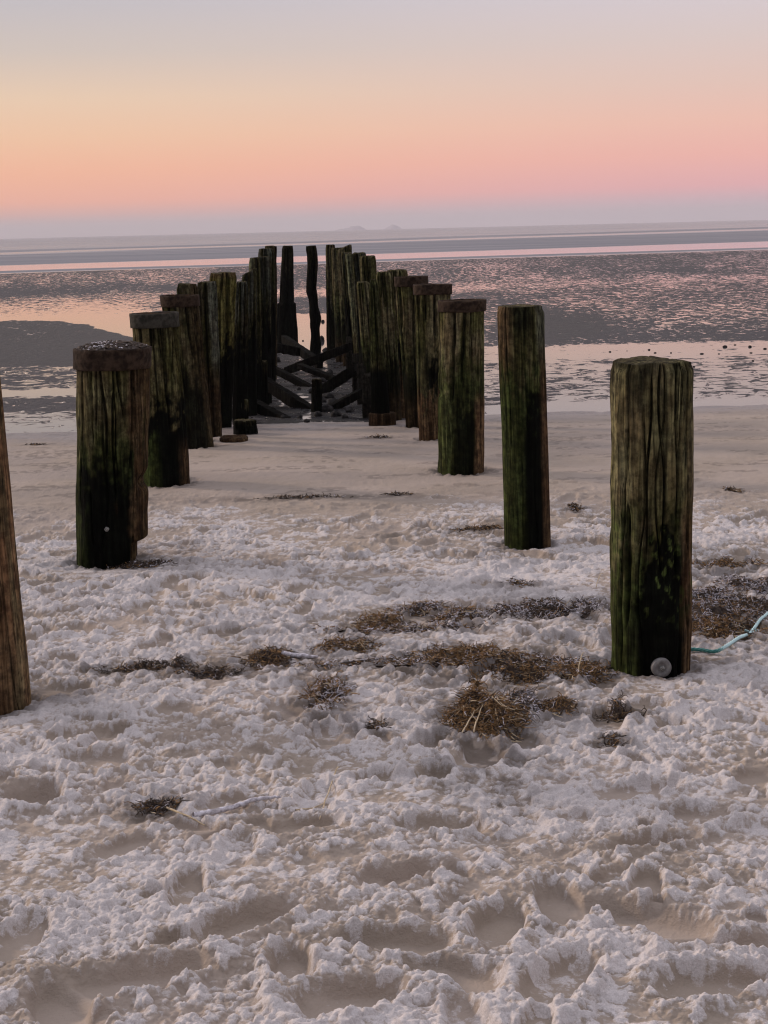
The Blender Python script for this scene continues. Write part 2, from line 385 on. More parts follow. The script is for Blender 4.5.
    rough = (.25+.75*crumb)*(1-.85*smoothm)
    H += churn*(c*crumb*(.75+.25*near)+(med+rid)*rough)
    # tread marks in a few prints
    H += (1-churn)*(.014*(fbm(X*4, Y*5, 44, 4)-.5)+.02*(fbm(X*1.3, Y*1.1, 45, 2)-.5))
    H += (1-churn)*.005*(fbm(X*30, Y*20, 46, 2)-.5)
    # scour and mounds round posts
    for q in POSTS:
        x, y, r = q['P'][0], q['P'][1], q['rb']
        if y > 13: continue
        dd = np.hypot(X-x, Y-y)/r
        H = H*(1-np.exp(-(np.maximum(dd-1, 0)/.9)**2)*.85)-.012*np.exp(-((dd-1.0)/.4)**2)+.05*(fbm(X*26, Y*26, 71, 3)-.44)*np.exp(-((dd-1.25)/.3)**2)
    dirt_shade = np.zeros_like(X)
    for (px, py, w, h, n, sty, _) in WEED:
        p = hit(px, py+h*.3); sc_ = project(*p)[2]/F; rx = w*sc_*.95; ry = max(h*sc_*3.4, .10)
        e = ((X-p[0])/rx)**2+((Y-p[1])/ry)**2
        g_ = np.exp(-e*1.1); nz = fbm(X*22, Y*22, 51, 3)
        dirt_shade = np.maximum(dirt_shade, np.clip(g_*1.9*ss(.36, .58, nz+.25*(g_-.4)), 0, 1)*(.75 if sty != 'frost' else .55))
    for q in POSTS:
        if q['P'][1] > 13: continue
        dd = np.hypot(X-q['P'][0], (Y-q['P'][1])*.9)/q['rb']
        dirt_shade = np.maximum(dirt_shade, .9*np.exp(-(np.maximum(dd-1, 0)/.42)**2)*ss(.30, .55, fbm(X*16, Y*16, 68, 3)+.18*np.exp(-(np.maximum(dd-1, 0)/.2)**2)))
    for (px, py, w, h, wt) in [(430, 655, 420, 20, .6), (600, 603, 420, 18, .6), (730, 600, 160, 70, .75), (200, 668, 260, 14, .5), (480, 530, 220, 10, .5), (520, 700, 200, 30, .5), (110, 560, 200, 16, .6), (640, 540, 300, 10, .4), (300, 498, 500, 6, .6)]:
        p = hit(px, py); sc_ = project(*p)[2]/F; e = ((X-p[0])/(w*sc_*.5))**2+((Y-p[1])/(h*sc_*3))**2
        dirt_shade = np.maximum(dirt_shade, wt*np.exp(-e)*ss(.46, .60, fbm(X*9, Y*16, 59, 4)))
    p = POSTS[1]['P']; e = ((X-p[0]-.12)/.42)**2+((Y-p[1]+.02)/.5)**2
    dirt_shade = np.maximum(dirt_shade, .75*np.exp(-e)*ss(.4, .6, fbm(X*14, Y*14, 52, 3)))
    p = POSTS[0]['P']; e = ((X-p[0]-.22)/.16)**2+((Y-p[1]-.05)/.14)**2
    dirt_shade = np.maximum(dirt_shade, .8*np.exp(-e))  # soft shade painted right of the left-edge post's foot
    # wrack specks on the smooth sand
    nz = fbm(X*2.2, Y*7, 53, 4); nf = fbm(X*24, Y*24, 54, 2)
    dirt_shade = np.maximum(dirt_shade, (1-churn)*.5*ss(.53, .64, nz)*ss(.42, .62, nf))
    nz = fbm(X*1.6, Y*4, 55, 4)
    dirt_shade = np.maximum(dirt_shade, churn*.42*ss(.52, .66, nz)*ss(.45, .65, nf)*ss(4.2, 6, Y))
    fr = churn*(.24+.36*crumb-.42*smoothm+.9*np.clip((c-.0078)*95, -.6, .5)+.8*np.clip(med*40, -.35, .3)+1.5*(fbm(X*1.7, Y*3.5, 56, 4)-.5))  # frost, plus relief shade painted in: crumb tops paler, gaps darker
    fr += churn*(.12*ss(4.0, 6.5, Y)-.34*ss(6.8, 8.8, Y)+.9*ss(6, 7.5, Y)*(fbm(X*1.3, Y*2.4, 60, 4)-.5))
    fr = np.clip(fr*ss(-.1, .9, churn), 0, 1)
    sh = shore(X)
    wet = ss(-1.5, -.15, Y-sh+.35*(fbm(X*1.2, Y*3, 57, 3)-.5))
    damp = .30*ss(.45, .62, fbm(X*.55+3, Y*1.6, 58, 3))*(1-churn)
    wet = np.clip(wet*.8+damp, 0, 1)
    Z = base_z(X, Y)+H*inside*np.where(Y > sh, .3, 1)
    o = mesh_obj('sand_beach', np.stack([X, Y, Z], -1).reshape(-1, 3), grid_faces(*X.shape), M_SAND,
                 attrs=dict(frost=fr.ravel(), wet=wet.ravel(), dirt_shade=dirt_shade.ravel(), near=(1-ss(4.5, 10, Y)).ravel()))
    tag(o, kind='structure')
    def hz(x, y):
        i = min(max(np.searchsorted(Ys, y), 1), len(Ys)-1); a = x/half[i]
        j = min(max(np.searchsorted(u, a), 1), len(u)-1); return float(max(Z[i, j], Z[i-1, j-1]))
    return hz
HZ = build_beach()
# ------------------------------------------------------------------ tidal flat and sea
def fan(Y0, Y1, step, NC, k, c):
    Ys = [Y0]
    while Ys[-1] < Y1: Ys.append(Ys[-1]+min(max(.02, Ys[-1]**2/(1.68*F)*step), .15*Ys[-1]))
    Ys = np.array(Ys); u = np.linspace(-1, 1, NC)
    outer = 1+np.array([.05, .15, .4, 1, 2, 4, 8]); u = np.concatenate([-outer[::-1], u, outer])
    half = k*Ys+c
    return u[None, :]*half[:, None], np.repeat(Ys[:, None], len(u), 1)
def tab(y, ys, vs): return np.interp(y, ys, vs)
def build_flat():
    X, Y = fan(11.0, 7000, .45, 620, .30, 3)
    px, py, w = project(X, Y, MZ); yy = py+(px-384)*math.tan(ROLL)    # horizon-levelled row of each ground point
    L = tab(yy, [229, 255, 262, 272, 284, 290, 296, 304, 312, 330, 354, 360, 380, 382, 386, 391, 401, 404, 412, 428], [.5, .1, .24, .36, .22, .44, .66, .85, 1.2, 1.0, .2, .36, .42, 1.1, 1.1, .05, .05, .5, .62, .9])
    Cn = tab(yy, [229, 255, 262, 285, 288, 294, 297, 311, 313, 347, 352, 400, 420], [.5, .1, .30, .34, .62, .6, .14, .10, 1.2, 1.2, .3, .42, .5])
    Rr = tab(yy, [229, 252, 257, 258.5, 262, 278, 284, 288, 296, 302, 326, 348, 352, 362, 366, 404, 409, 416], [.5, .05, .05, .6, .24, .32, .44, .52, .34, .32, .30, .26, .90, .95, .56, .60, 1.1, 1.1])
    yy = yy+5*(fbm(px*.03, yy*.15, 67, 3)-.5)*ss(330, 370, yy)
    wx = px+16*(fbm(px*.02, yy*.08, 61, 3)-.5)
    a = ss(110, 230, wx); b = ss(340, 560, wx)
    W = L*(1-a)+Cn*a; W = W*(1-b)+Rr*b
    W += .34*(fbm(px*.012, yy*.07, 62, 3)-.5)+.30*(fbm(px*.045, yy*.22, 69, 3)-.5)
    nz = 14*(fbm(px*.03, yy*.12, 63, 3)-.5)
    # dark sand bar on the left, its tip poking into the pool
    lim = np.interp(px, [-400, 0, 60, 88, 97], [320, 321, 321, 324, 328]); bot = 366+nz*.4
    low = np.interp(px, [-400, 80, 97, 130, 180, 260], [330, 331, 328, 337, 343, 349])
    py_ = py+nz*.34
    bar = np.where(px < 95, (py_ > lim) & (py_ < bot), (py_ > low) & (py_ < bot) & (px < 275)).astype(float)
    poolm = ((px > 88) & (px < 345) & (py_ < low) & (py_ > np.interp(px, [88, 130, 300], [322, 312, 314]))).astype(float)
    W = np.where(poolm > 0, 1.3, W); W = np.where(bar > 0, .02+.22*(fbm(px*.05, yy*.3, 70, 3)-.5)*ss(352, 366, py), W)
    # smooth dark patch right of the slim post
    deb = ss(258, 270, px)*ss(376, 366, px)*ss(350, 356, py)
    W = W*(1-deb)+deb*(.40+.45*(fbm(px*.05, py*.2, 66, 2)-.5))
    e = ((px-545)/60)**2+((py-325)/17)**2; W = W-.34*np.exp(-e*e*.6)
    sandy = np.clip(bar+np.exp(-e*e*.6), 0, 1)
    coarse = ss(15, 30, Y)*.5+ss(32, 70, Y)*.5
    Z = MZ-.9*ss(60, 900, Y)
    o = mesh_obj('tidal_mudflat', np.stack([X, Y, Z], -1).reshape(-1, 3), grid_faces(*X.shape), M_MUD,
                 attrs=dict(wet=W.ravel(), coarse=coarse.ravel(), sandy=sandy.ravel(), rubble=deb.ravel()))
    tag(o, kind='structure')
    X, Y = fan(60, 7000, .3, 300, .30, 3)
    px, py, w = project(X, Y, MZ)
    yy = py+(px-384)*math.tan(ROLL)+(px-384)*.0065-229    # bands lie a little askew to the horizon
    yy = yy+.8*(fbm(px*.004, yy*.2, 64, 2)-.5)
    R = tab(yy, [0, 9.6, 10.2, 11.5, 12, 13.2, 14, 24.5, 25.2, 30.4, 30.8, 32.2, 32.6, 33.8, 34.2], [.58, .5, .8, .8, .35, .42, .85, .9, 0, 0, .9, .9, .3, .3, .9])
    Z = MZ+.02-.10*ss(32.0, 34.6, yy)
    o = mesh_obj('sea', np.stack([X, Y, Z], -1).reshape(-1, 3), grid_faces(*X.shape), M_SEA, attrs=dict(ripple=R.ravel()))
    tag(o, kind='structure')
build_flat()
# faint low island on the horizon
def island(x0, x1, prof, D, label):
    dx = [ray(x, HY)[0]/ray(x, HY)[1]*D for x in (x0, x1)]
    n = 60; V = []; Fc = []
    for i in range(n+1):
        t = i/n; x = dx[0]+(dx[1]-dx[0])*t; h = np.interp(t, *prof)*(1+.15*(vn(np.array(t*23.), np.array(D*.1), 3)-.5))
        for k, (yy, zz) in enumerate([(-60, -2), (-30, h*.8), (0, h), (30, h*.8), (60, -2)]): V.append((x, D+yy, zz))
    return tag(mesh_obj('hills', V, grid_faces(n+1, 5), M_COAST), kind='structure')
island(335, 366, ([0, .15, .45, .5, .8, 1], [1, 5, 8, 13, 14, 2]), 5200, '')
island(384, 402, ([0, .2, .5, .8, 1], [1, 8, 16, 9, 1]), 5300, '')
# ------------------------------------------------------------------ posts
tan_ = np.array((.135, .115, .07)); olive = np.array((.075, .072, .030)); green = np.array((.021, .028, .009)); black = np.array((.004, .0045, .0035))
brown = np.array((.10, .060, .036)); grey = np.array((.12, .125, .105)); pale = np.array((.16, .165, .11)); yell = np.array((.11, .10, .03))
def mixc(a, b, f): return a*(1-f[..., None])+b*f[..., None]
def shaft(q, zt=None, name='shaft', parent=None, loc=None):
    s = q['seed']; R0, R1 = q['rb'], q['rt']; B = np.array(q['P']); Tp = np.array(q['T'])
    near = B[1] < 9; mid = B[1] < 12.2
    na, nz_ = (300, 220) if near else ((170, 130) if mid else (90, 90))
    bury = .25; Hh = Tp[2]-B[2]
    zz = np.linspace(-bury, Hh, nz_); ph = np.arange(na)/na*2*np.pi
    Zg, PH = np.meshgrid(zz, ph, indexing='ij'); t = np.clip(Zg/Hh, 0, 1); S = np.sin(PH); U = PH/(2*np.pi)
    facing = np.cos(PH)
    R = R0*(1-t)+R1*t
    rr = random.Random(s*13)
    # gross irregularity
    R = R*(1+.05*(vn(U*5, Zg*2.2+s, s, 5)-.5)+.035*(vn(U*3, Zg*5+s, s+1, 3)-.5))
    smooth = q['kind'] in ('brown', 'smoothgreen')
    g = np.zeros_like(R); ncr = 26 if not smooth else 8
    for k in range(ncr):
        a0 = rr.random()*2*np.pi; z0 = rr.random(); ln = rr.uniform(.2, .9)
        if rr.random() < .55: z0 = 1-ln*.5+.05   # runs from the top
        w = rr.uniform(.0025, .0055)*(1 if near else 1.6)*(.7 if smooth else 1); dp = rr.uniform(.012, .034)*(.4 if smooth else 1)
        ang = a0+.13*(vn(Zg*3+k*7, Zg*0+k, s+k)-.5)*2
        da = np.abs((PH-ang+np.pi) % (2*np.pi)-np.pi)*R0
        win = ss(0, .25, 1-np.abs(t-z0)/(ln*.5))
        if z0+ln*.5 > 1: win = np.where(t > z0, 1, win)
        g = np.maximum(g, dp*win*np.exp(-(da/(w*(.4+.6*win)+1e-4))**2))
    fine = .0032*(vn(U*46, Zg*2.6, s+5, 46)-.5)+.003*(vn(U*90, Zg*7, s+6, 90)-.5)
    lump = .008*(fbm(U*12, Zg*9, s+7, 2)-.5) if not smooth else 0
    R = R-g+fine*(.35 if smooth else 1.3)+lump
    # ragged top edge
    R = R-(.012*(0 if q.get('ring') else 1)*ss(.965, 1.0, t)*(.3+vn(U*18, U*0, s+8, 18)))
    if q.get('notch'):
        m = ss(.62, .8, S)*ss(0.0, .035, .115-t)     # chunk broken off the lower right
        R = R-.055*m
        m2 = ss(.75, .92, S)*np.exp(-((t-.385)/.035)**2); R = R-.03*m2
    if q['kind'] == 'brownfoot' and q['seed'] == 28:
        R = R-.02*ss(.2, .6, S)*np.exp(-((t-.08)/.05)**2)-.015*ss(-.9, -.6, -S)*0
    if q['kind'] == 'greenbrown':
        R = R-.014*ss(.8, .95, -S)*np.exp(-((t-.47)/.02)**2)
    if q.get('step'): R = R*np.where(t < .44, 1.25+.25*(.44-t), 1.0)
    cx = (Tp[0]-B[0])*t; cx = np.where(Zg < 0, (Tp[0]-B[0])*Zg/Hh, cx)
    if q.get('crook'):
        cx = cx+.02*np.sin(t*9)+.03*ss(.25, .35, t)*(1-ss(.5, .62, t)); R = R*(1+.12*np.sin(t*23)*(t < .6))
    X = cx+R*S; Y = -R*np.cos(PH)
    topn = .016*(fbm(U*8, U*0+1, s+9, 3)-.5)*(0 if smooth else 1)
    Zv = Zg+topn*ss(.96, 1, t)
    if q['seed'] in (9, 18): Zv = Zv+ss(.9, 1, t)*.03*S
    V = [np.stack([X, Y, Zv], -1).reshape(-1, 3)]
    # colours: black foot is algae, its camera-facing middle also shade painted in
    n1 = vn(U*9, Zg*2.5, s+11, 9); n2 = vn(U*26, Zg*4, s+12, 26); n3 = fbm(U*7, Zg*7, s+13, 3)
    nn = .5*n1+.3*n2+.2*n3
    k = q['kind']
    c = mixc(np.broadcast_to(olive, R.shape+(3,)), tan_, ss(.35, .65, nn))
    blot = fbm(U*34, Zg*26, s+15, 3); tj = t+.26*(nn-.5)+.30*(blot-.5)
    if k in ('near',):
        c = mixc(c, tan_*1.15, ss(.35, .7, t)*.55)
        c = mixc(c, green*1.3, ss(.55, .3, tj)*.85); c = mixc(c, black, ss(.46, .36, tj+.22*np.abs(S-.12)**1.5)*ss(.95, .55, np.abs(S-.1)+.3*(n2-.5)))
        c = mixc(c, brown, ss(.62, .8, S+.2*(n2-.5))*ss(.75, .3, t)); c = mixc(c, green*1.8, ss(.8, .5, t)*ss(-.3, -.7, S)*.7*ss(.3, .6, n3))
        c = mixc(c, black*1.5, ss(.86, .99, t+.25*(n2-.5))*.75)
        c = mixc(c, green*2.6, ss(.60, .68, fbm(U*44, Zg*34, s+41, 3))*ss(.12, .3, t)*ss(.6, .45, t)*.8)
    elif k == 'mossy':
        c = mixc(c, olive*.7, ss(.4, .7, n1)*.7); c = mixc(c, green, ss(.8, .4, tj)*.9); c = mixc(c, black, ss(.52, .34, tj)*ss(1.1, .6, np.abs(S+.05)))
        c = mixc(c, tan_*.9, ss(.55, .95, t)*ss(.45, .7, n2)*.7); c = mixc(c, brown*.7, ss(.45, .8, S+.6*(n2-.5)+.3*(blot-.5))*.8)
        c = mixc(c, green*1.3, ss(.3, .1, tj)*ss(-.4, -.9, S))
    elif k == 'mossylow':
        c = mixc(c, olive*.8, t*0+.5); c = mixc(c, green*1.4, ss(.9, .98, t)*.7); c = mixc(c, black, ss(.55, .42, tj)); c = mixc(c, green*2.2, ss(.33, .2, tj)*ss(.1, -.5, S)); c = mixc(c, brown*.6, ss(.6, .9, S)*ss(.3, .15, t))
    elif k == 'dark':
        c = c*.55; c = mixc(c, brown*.45, ss(.2, .7, S)*.6); c = mixc(c, black*1.5, ss(.6, .4, tj)*ss(.95, .7, S)*.9)
    elif k == 'greystreak':
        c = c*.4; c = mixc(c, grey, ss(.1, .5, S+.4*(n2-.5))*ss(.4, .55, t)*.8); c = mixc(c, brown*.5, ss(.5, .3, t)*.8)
    elif k == 'yellow':
        c = mixc(c, yell, t*0+.75); c = mixc(c, brown*.8, ss(.94, 1, t)*.8); c = mixc(c, black, ss(.62, .52, tj))
    elif k == 'greydark':
        c = mixc(c*.5, grey*.5, ss(.35, .6, n2)*ss(.5, .9, t)); c = mixc(c, black, ss(.72, .5, tj))
    elif k == 'paleleft':
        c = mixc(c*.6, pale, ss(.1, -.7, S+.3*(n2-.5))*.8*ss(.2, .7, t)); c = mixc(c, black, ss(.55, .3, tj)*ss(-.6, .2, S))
    elif k == 'olive':
        c = mixc(c*.85, green*1.6, ss(.75, .4, tj)*.7); c = mixc(c, black, ss(.5, .35, tj)*.85); c = mixc(c, brown*.6, ss(.25, .1, t)*.5)
    elif k == 'black':
        c = mixc(c*.14, black, ss(.9, .6, tj))
    elif k == 'blackfoot':
        c = mixc(c*.8, green*1.2, t*0+.5); c = mixc(c, black*.8, ss(.42, .36, t))
    elif k == 'brownfoot':
        c = mixc(c, green*1.2, ss(.8, .5, tj)*.6); c = mixc(c, black, ss(.66, .5, tj)*ss(.28, .42, tj)*ss(-.7, -.2, S)); c = mixc(c, brown, ss(.38, .28, tj)*.9)
    elif k == 'greenbrown':
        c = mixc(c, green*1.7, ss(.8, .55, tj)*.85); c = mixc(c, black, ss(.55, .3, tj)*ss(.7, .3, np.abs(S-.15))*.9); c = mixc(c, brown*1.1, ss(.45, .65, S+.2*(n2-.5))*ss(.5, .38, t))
    elif k == 'smoothgreen':
        c = mixc(c*.9, olive*.6, t*0+.5); c = mixc(c, brown*.9, ss(-.3, -.8, S)*ss(.6, .9, t)*.8); c = mixc(c, green*1.5, ss(.8, .6, tj)*.9)
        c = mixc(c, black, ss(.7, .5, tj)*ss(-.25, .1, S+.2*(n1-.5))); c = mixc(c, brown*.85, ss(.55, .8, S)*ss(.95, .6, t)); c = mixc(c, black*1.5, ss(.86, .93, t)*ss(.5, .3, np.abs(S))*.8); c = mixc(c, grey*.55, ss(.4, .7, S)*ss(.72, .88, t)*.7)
    elif k == 'brown':
        c = mixc(np.broadcast_to(brown*1.9, R.shape+(3,)), brown*.95, ss(.35, .65, nn)); c = mixc(c, brown*.6, ss(-.1, -.5, S)*.7); c = mixc(c, tan_, ss(.7, .95, S)*.5*ss(.35, .6, n2))
    c = c*(1-.65*np.clip(g/.014, 0, 1))[..., None]
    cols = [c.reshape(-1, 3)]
    Fc = grid_faces(nz_, na, True)
    # end grain
    base = (nz_-1)*na; prev = base; off = nz_*na; fl = [Fc]
    U = U[0]; z_edge = Zv[-1]; xe, ye = X[-1], Y[-1]; cx1 = cx[-1]
    for i, f in enumerate((.93, .7, .45, .2, .02)):
        sink = {'dark': -.045}.get(k if q.get('ring') == 'dark' else '', 0)*(1 if f < .8 else 0)
        zt_ = z_edge*f+Hh*(1-f)+.010*(vn(U*14, U*0+i*3.1, s+20, 14)-.5)*f+.006*(1-f)+sink
        V.append(np.stack([cx1+(xe-cx1)*f, ye*f, zt_], -1)); cols.append(np.tile((tan_*.55 if not q.get('ring') else brown*.4), (na, 1))*(.6+.8*vn(U*20, U*0+i, s, 20))[:, None])
        j = np.arange(na); fl.append(np.stack([prev+j, prev+(j+1) % na, off+(j+1) % na, off+j], -1)); prev = off; off += na
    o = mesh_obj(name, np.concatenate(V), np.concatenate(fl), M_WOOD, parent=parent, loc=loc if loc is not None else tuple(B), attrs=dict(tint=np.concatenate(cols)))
    return o
def band(q, parent):
    s = q['seed']; B = np.array(q['P']); Tp = np.array(q['T']); Hh = Tp[2]-B[2]; R1 = q['rt']
    px_h = {2: 19, 3: 13, 4: 10, 27: 9, 28: 9, 29: 10}[s]
    h = px_h/F*B[1]; na = 96; ph = np.arange(na)/na*2*np.pi; U = ph/(2*np.pi)
    w = 1+.012*(vn(U*6, U*0, s+30, 6)-.5)
    prof = [(-h, R1*1.0), (-h, R1*1.055), (-h*.93, R1*1.065), (-h*.5, R1*1.06), (-.004, R1*1.07), (.006, R1*1.06), (.006, R1*1.0), (-.03, R1*.97)]
    V = []
    for i, (z, r) in enumerate(prof):
        zj = z+Hh+.006*(vn(U*5, U*0+2, s+31, 5)-.5)+(.004*(vn(U*24, U*0+i, s+32, 24)-.5))
        f = (z+Hh)/Hh
        V.append(np.stack([(Tp[0]-B[0])*f+r*w*np.sin(ph), -r*w*np.cos(ph), zj], -1))
    return mesh_obj('cap_band', np.concatenate(V), grid_faces(len(prof), na, True), M_RINGG if q['ring'] == 'grey' else M_RING, parent=parent)
def lathe(prof, n=40, axis='y'):
    V = []
    for (r, d) in prof:
        for i in range(n):
            a = 2*math.pi*i/n; V.append((r*math.cos(a), d, r*math.sin(a)))
    return np.array(V), grid_faces(len(prof), n, True)
def bolt_head(parent, loc, s=1.0):
    V, Fc = lathe([(.0001, -.010*s), (.007*s, -.0095*s), (.0095*s, -.006*s), (.0095*s, .012*s)], 6)
    return mesh_obj('bolt', V, Fc, M_BOLT, parent=parent, loc=loc, smooth=False)
for q in POSTS:
    parts = q.get('ring') or q.get('washer') or q.get('collar')
    if not parts:
        o = shaft(q, name='timber_post')
        tag(o, q['label'], 'post', 'weathered timber posts of the old jetty'); continue
    e = empty('timber_post', tuple(q['P'])); tag(e, q['label'], 'post', 'weathered timber posts of the old jetty')
    shaft(q, parent=e, loc=(0, 0, 0))
    if q.get('ring'): band(q, e)
    if q.get('washer'):
        d = ray(661, 667); k = (q['P'][1]-q['rb']*1.0)/d[1]; p = EYE+k*d-np.array(q['P'])
        dx = p[0]; yy = -math.sqrt(max(q['rb']**2-dx*dx, 0))-.012
        V, Fc = lathe([(.0001, -.002), (.013, -.002), (.015, -.001), (.0175, -.0065), (.031, -.006), (.0355, -.003), (.036, .003), (.036, .03)], 48)
        w = mesh_obj('washer', V, Fc, M_WASH, parent=e, loc=(p[0], yy, p[2])); w.rotation_euler = (0, 0, .10)
        w['label'] = 'round pale grey washer'
        bolt_head(w, (0, -.004, 0), 1.0)
    if q.get('collar'):
        # short sawn sleeve round the foot
        r = .115; n = 60; ph = np.arange(n)/n*2*np.pi; U = ph/(2*np.pi); V = []
        cxo = .012
        for (z, rr_) in [(-.2, r), (0, r), (.07, r*.985), (.10, r*.97), (.105, r*.9), (.10, .02)]:
            V.append(np.stack([cxo+rr_*np.sin(ph)*(1+.04*vn(U*9, U*0+z, 3, 9)), -rr_*np.cos(ph), z+0*ph+.004*vn(U*9, U*0, 4, 9)], -1))
        V = np.concatenate(V); c = np.tile(brown*.45, (len(V), 1))
        mesh_obj('collar', V, grid_faces(6, n, True), M_WOOD, parent=e, attrs=dict(tint=c))
    if q['seed'] == 2:
        d = ray(107, 529); k = (q['P'][1]-q['rb'])/d[1]; p = EYE+k*d-np.array(q['P'])
        bolt_head(e, (p[0], -math.sqrt(q['rb']**2-p[0]**2)-.006, p[2]), 1.2)
        rr = random.Random(5); V = []; Fc = []; mi = []
        for i in range(700):           # crusty debris, some of it frosted
            a = rr.random()*6.283; r = q['rt']*.97*math.sqrt(rr.random()); s_ = rr.uniform(.003, .009); z = q['T'][2]-q['P'][2]+.004+.026*(1-(r/q['rt'])**4)*(.75+.5*rr.random())
            c0 = np.array((q['T'][0]-q['P'][0]+r*math.cos(a), r*math.sin(a), z)); b = len(V)
            for v in [(1, 0, 0), (-1, 0, 0), (0, 1, 0), (0, -1, 0), (0, 0, .6), (0, 0, -.6)]: V.append(c0+np.array(v)*s_*np.array([rr.uniform(.6, 1.4) for _ in range(3)]))
            m = 1 if rr.random() < .06+(.2 if abs(c0[0]) < .06 else 0) else 0
            for f in [(0, 2, 4), (2, 1, 4), (1, 3, 4), (3, 0, 4), (2, 0, 5), (1, 2, 5), (3, 1, 5), (0, 3, 5)]: Fc.append([b+f[0], b+f[1], b+f[2]]); mi.append(m)
        b0 = len(V); fl = []
        for i in range(8):
            for j in range(40):
                a = 2*math.pi*j/40; r = q['rt']*.98*i/7
                V.append(np.array((q['T'][0]-q['P'][0]+r*math.cos(a), r*math.sin(a), q['T'][2]-q['P'][2]-.004+.025*(1-(i/7)**4)*(.7+.6*float(vn(np.array(r*math.cos(a)*40+9), np.array(r*math.sin(a)*40+9), 3))))))
        for i in range(7):
            for j in range(40):
                a_, b_, c_, d_ = b0+i*40+j, b0+i*40+(j+1) % 40, b0+(i+1)*40+(j+1) % 40, b0+(i+1)*40+j
                Fc.append([a_, b_, c_]); Fc.append([a_, c_, d_]); mi += [0, 0]
        o = mesh_obj('crust', V, np.array(Fc), [M_WEEDD, M_FROST], smooth=False, midx=mi, parent=e); o['label'] = 'dark crust dusted with frost'
# ------------------------------------------------------------------ stumps, planks and fallen braces
def beam(p0, p1, w, h, name, seed, col, ns=26, loc0=None):
    p0 = np.array(p0, float); p1 = np.array(p1, float); ax = p1-p0; L = np.linalg.norm(ax); ax /= L
    side = np.cross(ax, (0, 0, 1.0)); 
    if np.linalg.norm(side) < .1: side = np.array((1., 0, 0))
    side /= np.linalg.norm(side); upv = np.cross(side, ax); rr = np.random.RandomState(seed)
    sec = [(-.5, -.44), (-.44, -.5), (.44, -.5), (.5, -.44), (.5, .44), (.44, .5), (0, .52), (-.44, .5), (-.5, .44)]
    V = []; nsec = len(sec)
    for i in range(ns):
        t = i/(ns-1); k = 1-.12*(abs(t-.5)*2)**8*rr.rand()
        for j, (a, b) in enumerate(sec):
            a2 = a*w*k*(1+.16*(rr.rand()-.5)); b2 = b*h*k*(1+.16*(rr.rand()-.5))
            e = (rr.rand()-.5)*.05 if i in (0, ns-1) else 0
            V.append(ax*(t*L+e)+side*a2+upv*b2)
    Fc = [list(f) for f in grid_faces(ns, nsec, True)]; Fc.append(list(range(nsec))[::-1]); Fc.append([(ns-1)*nsec+j for j in range(nsec)])
    V = np.array(V); c = np.tile(np.array(col), (len(V), 1))*(.6+.8*rr.rand(len(V)))[:, None]
    return mesh_obj(name, V, Fc, M_WOOD, loc=tuple(p0), smooth=False, attrs=dict(tint=c))
def at(px, py, Y):
    d = ray(px, py); return EYE+d*(Y/d[1])
def brace(a, b, thick, seed, label, dw=.085):
    # a, b = (px, py, Y distance)
    p0, p1 = at(*a), at(*b); h = thick/F*p0[1]
    o = beam(p0, p1, dw, h, 'fallen_brace', seed, (.007, .0065, .0055)); tag(o, label, 'beam', 'fallen cross braces of the old jetty'); return o
brace((248, 372, 15.4), (325, 421, 14.6), 11, 1, 'long black beam sloping down right, nearest the middle of left row')
brace((244, 399, 14.6), (290, 424, 14.0), 10, 2, 'short black beam sloping into the sand beside the low round stump')
brace((284, 339, 20.6), (320, 364, 19.0), 8, 3, 'black beam sloping down right from the left lone post')
brace((286, 371, 18.6), (350, 347, 18.2), 8, 4, 'farthest beam rising to the right below the lone posts')
brace((303, 403, 16.2), (356, 369, 16.0), 10, 5, 'middle beam rising to the right towards the right row')
brace((310, 420, 14.6), (362, 392, 14.8), 8, 6, 'nearest thin edged beam rising right towards the plank stumps')
brace((262, 345, 19.5), (300, 352, 19.5), 9, 7, 'dark beam end lying across feet of far left posts')
brace((252, 358, 17.4), (318, 392, 16.8), 6, 8, 'thin black beam sloping down right behind the long black one')
brace((300, 366, 17.8), (342, 382, 17.2), 5, 11, 'thin dark beam crossing under the farthest rising beam')
def stump(xl, xr, yt, yb, kind, label, name='stump', seed=50, cat='stump', group='low stumps between the rows'):
    P = hit((xl+xr)/2, yb); r = (xr-xl)/2/F*P[1]; P[1] += r; d = ray((xl+xr)/2, yt+1); Tp = EYE+d*(P[1]/d[1])
    q = dict(P=P, T=Tp, rb=r, rt=r*.97, seed=seed, kind=kind, t=0)
    o = shaft(q, name=name); tag(o, label, cat, group); return o
stump(232, 257, 419, 435, 'black', 'low round black stump on the sand at foot of left row', seed=51)
stump(238, 248, 398, 424, 'greydark', 'narrow stub standing behind the low round black stump', seed=52)
stump(255, 268, 360, 408, 'black', 'black stump with a pale flat top inside the left row', seed=53)
stump(311, 322, 378, 412, 'black', 'barnacled black stump between the crossing beams', seed=54)
def plank(xl, xr, yt, yb, label, seed):
    P = hit((xl+xr)/2, yb); w = (xr-xl)/F*P[1]; Tp = at((xl+xr)/2, yt, P[1])
    o = beam(P-np.array((0, 0, .2)), Tp, w, w*.7, 'plank_stump', seed, (.02, .018, .016)); tag(o, label, 'stump', 'upright plank stumps along the right row')
plank(362, 371, 375, 418, 'nearest short upright plank beside the black footed slim post', 1)
plank(357, 366, 365, 404, 'second short upright plank, just behind the nearest plank', 2)
plank(352, 359, 355, 392, 'third short upright plank with rounded top', 3)
plank(346, 352, 338, 372, 'farthest short upright plank below the leaning posts', 4)
plank(371, 375, 378, 424, 'thin upright slat against the black footed slim post', 5)
